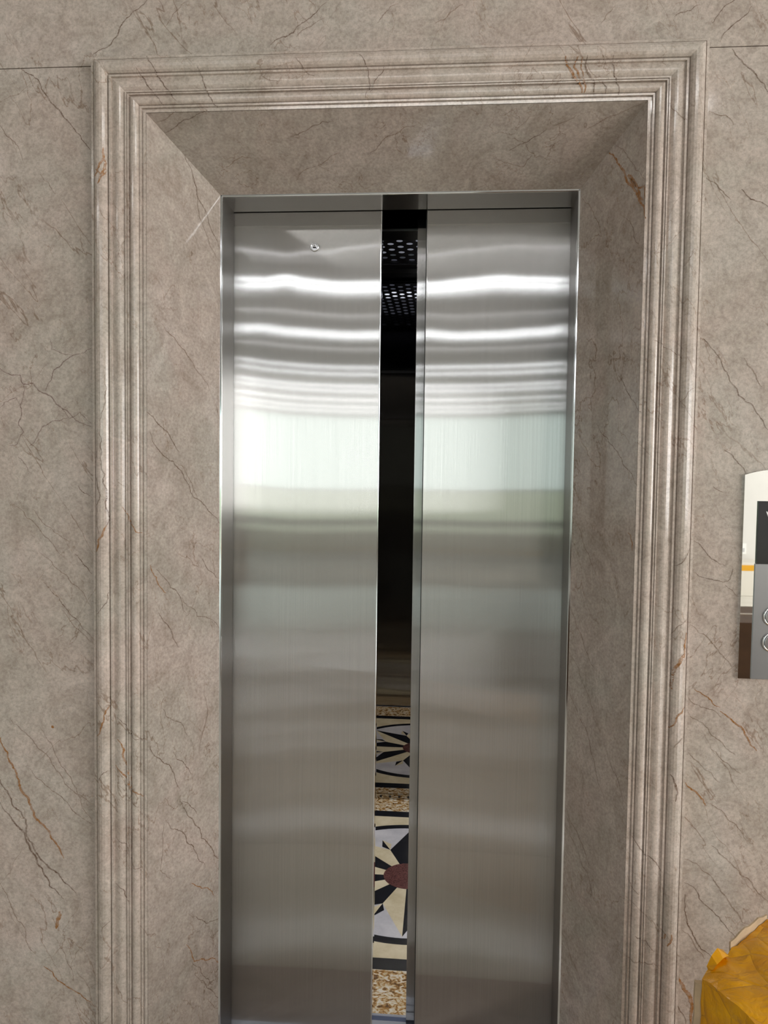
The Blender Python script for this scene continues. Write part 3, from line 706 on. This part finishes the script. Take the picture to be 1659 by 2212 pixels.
k = XC0+.012
while k < XC1:
    vb = bmesh.new(); cyl(vb, (k, YM-.0025, .0125), .0052, .002, n=12); obj('vent_hole', vb, M['dark'], kp); k += .040
# perforated ceiling: a sheet with real holes, light box above it
PX, PY, HR = .0703, .0345, .0118
bm = bmesh.new(); x_first = -.2095 - PX*6; y_first = 2.8135 - PY*20
cols = 15
def cell(cx, cy):
    hw, hh = PX/4, PY/2
    n = 16; outer = []
    for i in range(n):
        a = 2*PI*i/n; c, s = math.cos(a), math.sin(a); k = min(hw/abs(c) if abs(c) > 1e-6 else 9, hh/abs(s) if abs(s) > 1e-6 else 9)
        outer.append(bm.verts.new((cx+c*k, cy+s*k, ZCC)))
    inner = [bm.verts.new((cx+HR*math.cos(2*PI*i/n), cy+HR*math.sin(2*PI*i/n), ZCC)) for i in range(n)]
    for i in range(n): bm.faces.new((outer[i], outer[(i+1) % n], inner[(i+1) % n], inner[i]))
    for (sx, sy) in ((1, 1), (-1, 1), (-1, -1), (1, -1)):
        pass
HRX = HR
rowsn = 27; y = y_first
def cell_full(cx, cy, hole):
    hw, hh = PX/4, PY/2
    if not hole:
        quad(bm, [(cx-hw, cy-hh, ZCC), (cx+hw, cy-hh, ZCC), (cx+hw, cy+hh, ZCC), (cx-hw, cy+hh, ZCC)]); return
    n = 16
    sqp = [(1, 0), (1, .5), (1, 1), (.5, 1), (0, 1), (-.5, 1), (-1, 1), (-1, .5), (-1, 0), (-1, -.5), (-1, -1), (-.5, -1), (0, -1), (.5, -1), (1, -1), (1, -.5)]
    o_ = [bm.verts.new((cx+a*hw, cy+b*hh, ZCC)) for a, b in sqp]
    i_ = [bm.verts.new((cx+HR*math.cos(2*PI*i/n), cy+HR*math.sin(2*PI*i/n), ZCC)) for i in range(n)]
    for i in range(n): bm.faces.new((o_[i], o_[(i+1) % n], i_[(i+1) % n], i_[i]))
for r in range(rowsn):
    for c in range(2*cols):
        cx = x_first + PX/2*c - PX*0
        cell_full(cx, y_first+PY*r, (c+r) % 2 == 0)
xa, xb, ya, yb = x_first-PX/4, x_first+PX/2*(2*cols-1)+PX/4, y_first-PY/2, y_first+PY*(rowsn-1)+PY/2
bmesh.ops.remove_doubles(bm, verts=bm.verts, dist=1e-5)
perf = obj('perforated_ceiling', bm, plain('ceiling_black', (.012, .012, .014, 1), .35), car)
bm = bmesh.new()
box(bm, XC0, XC1, 2.013, ya, ZCC-.004, ZCC+.003); box(bm, XC0, XC1, yb, YM, ZCC-.004, ZCC+.003)
box(bm, XC0, max(xa, XC0+.001), ya, yb, ZCC-.002, ZCC+.003)
if xb < XC1: box(bm, xb, XC1, ya, yb, ZCC-.002, ZCC+.003)
box(bm, XC0, XC1, yb+.06, yb+.066, ZCC-.014, ZCC-.0045); box(bm, XC0, XC1, yb+.01, yb+.014, ZCC-.01, ZCC-.0045)
obj('ceiling_frame', bm, plain('ceiling_frame_black', (.05, .05, .055, 1), .3, .6), car)
bm = bmesh.new(); quad(bm, [(XC0, 2.02, ZCC+.075), (XC1, 2.02, ZCC+.075), (XC1, YM, ZCC+.075), (XC0, YM, ZCC+.075)])
obj('light_box', bm, emit('light_box_glow', (.62, .64, .74, 1), .28), car, recalc=False)
boxobj('light_tube', (XC0+.05, XC1-.05, 2.53, 2.60, ZCC+.05, ZCC+.062), emit('car_tube', (.92, .95, 1, 1), 3.5), car)
for x, e in ((-.50, 7.0), (.30, 7.0)):  # unseen spots added to light the car floor, standing in for the ceiling panel
    ld = bpy.data.lights.new('car_fill_spot', 'SPOT'); ld.energy = e*7.0; ld.spot_size = 2.4; ld.spot_blend = .9; ld.shadow_soft_size = .04; ld.color = (1, .97, .92)
    lo = bpy.data.objects.new('car_fill_spot', ld); COL.objects.link(lo); lo.parent = car; lo.matrix_parent_inverse = Matrix.Translation(car.location).inverted(); lo.location = (x, 2.35, ZCC-.02)
# car doors behind the landing doors
XCD = -.0723
def car_door(x0, x1, lab):
    bm = bmesh.new(); box(bm, x0, x1, 1.853, 1.88, .004, 2.026)
    d = obj('car_door', bm, [M['steel']], car, bevel=.001); tag(d, lab)
    return d
car_door(XCD, XJR+.12, 'steel inner door edge showing at the right of the gap'); car_door(XJL-.12, -.176, 'inner door hidden behind the left leaf')
boxobj('top_cover', (XC0, XC1, 1.90, YM+.02, 2.345, 2.36), M['dark'], car)

# ------------------------------------------------------------------ call station
YP0 = YW-.007
CX0, CX1, CZ0, CZS, CZT = .5873, .7187, 1.0141, 1.4165, 1.4275
cp = thing('call_panel', 'mirror-polished call panel with black display and two round buttons on the marble wall', 'call panel', ((CX0+CX1)/2, YW, CZ0))
bm = bmesh.new(); pts = [(CX0, CZ0), (CX1, CZ0), (CX1, CZS)]
for i in range(1, 16):
    t = i/16; pts.append((CX1+(CX0-CX1)*t, CZS+(CZT-CZS)*4*t*(1-t)))
pts.append((CX0, CZS))
fv = [bm.verts.new((x, YP0, z)) for x, z in pts]; bv = [bm.verts.new((x, YW-.0003, z)) for x, z in pts]
bm.faces.new(fv); bm.faces.new(bv[::-1])
for i in range(len(pts)): bm.faces.new((fv[i], bv[i], bv[(i+1) % len(pts)], fv[(i+1) % len(pts)]))
o = obj('mirror_plate', bm, M['mirror_plate'], cp); tag(o, 'mirror-polished arched backing plate')
fp = boxobj('face_plate', (.6115, .6945, YP0-.0028, YP0-.0002, CZ0+.0003, 1.2425), plain('satin_steel', (.36, .36, .37, 1), .32, 1), cp, .0005)
ds = boxobj('display', (.6130, .6930, YP0-.0032, YP0-.0002, 1.2428, 1.3655), plain('black_glass', (.012, .013, .015, 1), .12, 0), cp, .0005)
bm = bmesh.new()                                    # white printed V mark at the display's left edge
yv = YP0-.0035
for s in (-1, 1):
    x0, x1 = .6335+s*.0042, .6335
    quad(bm, [(x0-.0012, yv, 1.3455), (x0+.0012, yv, 1.3455), (x1+.0012, yv, 1.3345), (x1-.0012, yv, 1.3345)])
for f in bm.faces:
    f.normal_update()
    if f.normal.y > 0: f.normal_flip()
obj('printed_mark', bm, plain('white_print', lin(235, 235, 235), .5), ds, recalc=False)
for z, up in ((1.1395, 1), (1.0885, -1)):
    cxb = .6485
    bm = bmesh.new(); cyl(bm, (cxb, YP0-.0052, z), .0155, .0045, n=40)
    b = obj('call_button', bm, plain('button_steel', (.5, .5, .52, 1), .22, 1), cp, bevel=.0008)
    bm = bmesh.new(); torus(bm, (cxb, YP0-.0042, z), .0175, .0022); obj('button_ring', bm, M['chrome'], b, smooth=True)
    bm = bmesh.new(); q = .0045
    f = quad(bm, [(cxb-q, YP0-.0078, z-up*q*.6), (cxb+q, YP0-.0078, z-up*q*.6), (cxb, YP0-.0078, z+up*q*.9)]); f.normal_update()
    if f.normal.y > 0: f.normal_flip()
    obj('arrow_mark', bm, plain('arrow_dark', lin(60, 62, 68), .4), b, recalc=False)

# ------------------------------------------------------------------ carton wrapped in yellow tape
def tape_mat():
    m, nt, out = newmat('yellow_tape'); n = N(nt); g = n('NewGeometry')
    t = n('TexNoise', {'Vector': g.outputs['Position'], 'Scale': 9., 'Detail': 3., 'Distortion': 1.5})
    c = ramp(n, t.outputs[0], [(.3, lin(208, 138, 0)), (.7, lin(232, 168, 0))])
    v = n('TexVoronoi', {'Vector': g.outputs['Position'], 'Scale': 16.}, feature='DISTANCE_TO_EDGE')
    k = n('TexNoise', {'Vector': g.outputs['Position'], 'Scale': 22., 'Detail': 4., 'Distortion': 2.})
    a = n('Math', {0: v.outputs[0], 1: .35}, operation='POWER')
    s = n('Math', {0: a.outputs[0], 1: k.outputs[0]}, operation='ADD')
    bp = n('Bump', {'Strength': .7, 'Distance': .006, 'Height': s.outputs[0]})
    b = n('BsdfPrincipled', {'Base Color': c, 'Roughness': .3, 'Normal': bp.outputs[0], 'Specular IOR Level': .4})
    nt.links.new(b.outputs[0], out.inputs[0]); return m
tape = tape_mat(); board = plain('grey_cardboard', lin(198, 174, 142), .8, noise=.2, nscale=30, bump=.0006)
A = Vector((.4244, 1.1962)); B = Vector((.5300, 1.3010)); Cc = Vector((.4560, 1.1120)); ZT = .62
yb_ = thing('taped_box', 'yellow tape-wrapped cardboard parcel standing in front of the marble wall, cropped at the corner', 'box', (.62, 1.2, 0))
ea = (B-A).normalized(); eb_ = (Cc-A).normalized()
la, lb = .24, .34
def bxy(s, t): p = A+ea*s+eb_*t; return (p.x, p.y)
bm = bmesh.new(); n1, n2, n3 = 14, 18, 26
def crump(p, k):
    return Vector(p)+Vector((random.uniform(-k, k), random.uniform(-k, k), random.uniform(-k, k)))
vt_ = {}
def gv(i, j, k):
    key = (i, j, k)
    if key not in vt_:
        s, t, z = la*i/n1, lb*j/n2, ZT*k/n3
        x, y = bxy(s, t)
        amp = .0011 if k else 0
        if k == n3: z += .004*math.sin(i*.9)*math.sin(j*.7)-.006*((i == 0)+(j == 0))*(random.random())
        vt_[key] = bm.verts.new(crump((x, y, z+.001), amp))
    return vt_[key]
for i in range(n1):
    for j in range(n2): bm.faces.new((gv(i, j, n3), gv(i+1, j, n3), gv(i+1, j+1, n3), gv(i, j+1, n3))); bm.faces.new((gv(i, j, 0), gv(i, j+1, 0), gv(i+1, j+1, 0), gv(i+1, j, 0)))
for k in range(n3):
    for j in range(n2):
        for i in (0, n1): bm.faces.new((gv(i, j, k), gv(i, j+1, k), gv(i, j+1, k+1), gv(i, j, k+1)))
    for i in range(n1):
        for j in (0, n2): bm.faces.new((gv(i, j, k), gv(i+1, j, k), gv(i+1, j, k+1), gv(i, j, k+1)))
tw = obj('tape_wrap', bm, tape, yb_, smooth=True); em = tw.modifiers.new('edges', 'EDGE_SPLIT'); em.split_angle = math.radians(42)
# torn cardboard showing at the corner and along the rear edge
bm = bmesh.new()
x, y = A; pv = []
for k in range(24):                                  # ragged bare board lining the crushed corner
    z = .001+(ZT-.020)*k/23; q = random.uniform(-.0012, .0012)+(.003 if k > 20 else 0)
    pv.append([bm.verts.new((x-.0115+q, y+.004, z)), bm.verts.new((x-.0105+q, y+.012, z)), bm.verts.new((x+.004, y+.012, z)), bm.verts.new((x+.001, y+.002, z))])
for a, b in zip(pv, pv[1:]):
    for i in range(4): bm.faces.new((a[i], a[(i+1) % 4], b[(i+1) % 4], b[i]))
bm.faces.new(pv[0]); bm.faces.new(pv[-1])
o = obj('torn_board', bm, board, yb_); tag(o, 'grey cardboard corner left bare')
bm = bmesh.new()
R0 = A+ea*.098; R1 = A+ea*(la)
nrm = Vector((-eb_.x, -eb_.y))
pv = []
for k in range(9):
    q = R0+(R1-R0)*k/8; h = .013*math.sin(PI*min(1, .25+k/8*.6)) + random.uniform(-.002, .002)
    a0 = q+nrm*.004; a1 = q+nrm*.001
    pv.append([bm.verts.new((a0.x, a0.y, ZT-.02)), bm.verts.new((a0.x, a0.y, ZT+h)), bm.verts.new((a1.x, a1.y, ZT+h)), bm.verts.new((a1.x, a1.y, ZT-.02))])
for a, b in zip(pv, pv[1:]):
    for i in range(4): bm.faces.new((a[i], a[(i+1) % 4], b[(i+1) % 4], b[i]))
bm.faces.new(pv[0]); bm.faces.new(pv[-1])
tag(obj('board_flap', bm, board, yb_), 'bare cardboard edge standing up behind the tape')
bm = bmesh.new()
pv = []
for (u_, h) in ((.02, .001), (.035, .012), (.055, .017), (.075, .006)):
    q = A+ea*u_; pv.append([bm.verts.new((q.x, q.y, ZT-.004)), bm.verts.new((q.x+nrm.x*.004, q.y+nrm.y*.004, ZT+h)), bm.verts.new((q.x+eb_.x*.01, q.y+eb_.y*.01, ZT+.003+h*.3))])
for a, b in zip(pv, pv[1:]):
    for i in range(3): bm.faces.new((a[i], a[(i+1) % 3], b[(i+1) % 3], b[i]))
bm.faces.new(pv[0]); bm.faces.new(pv[-1])
obj('tape_fold', bm, tape, yb_)
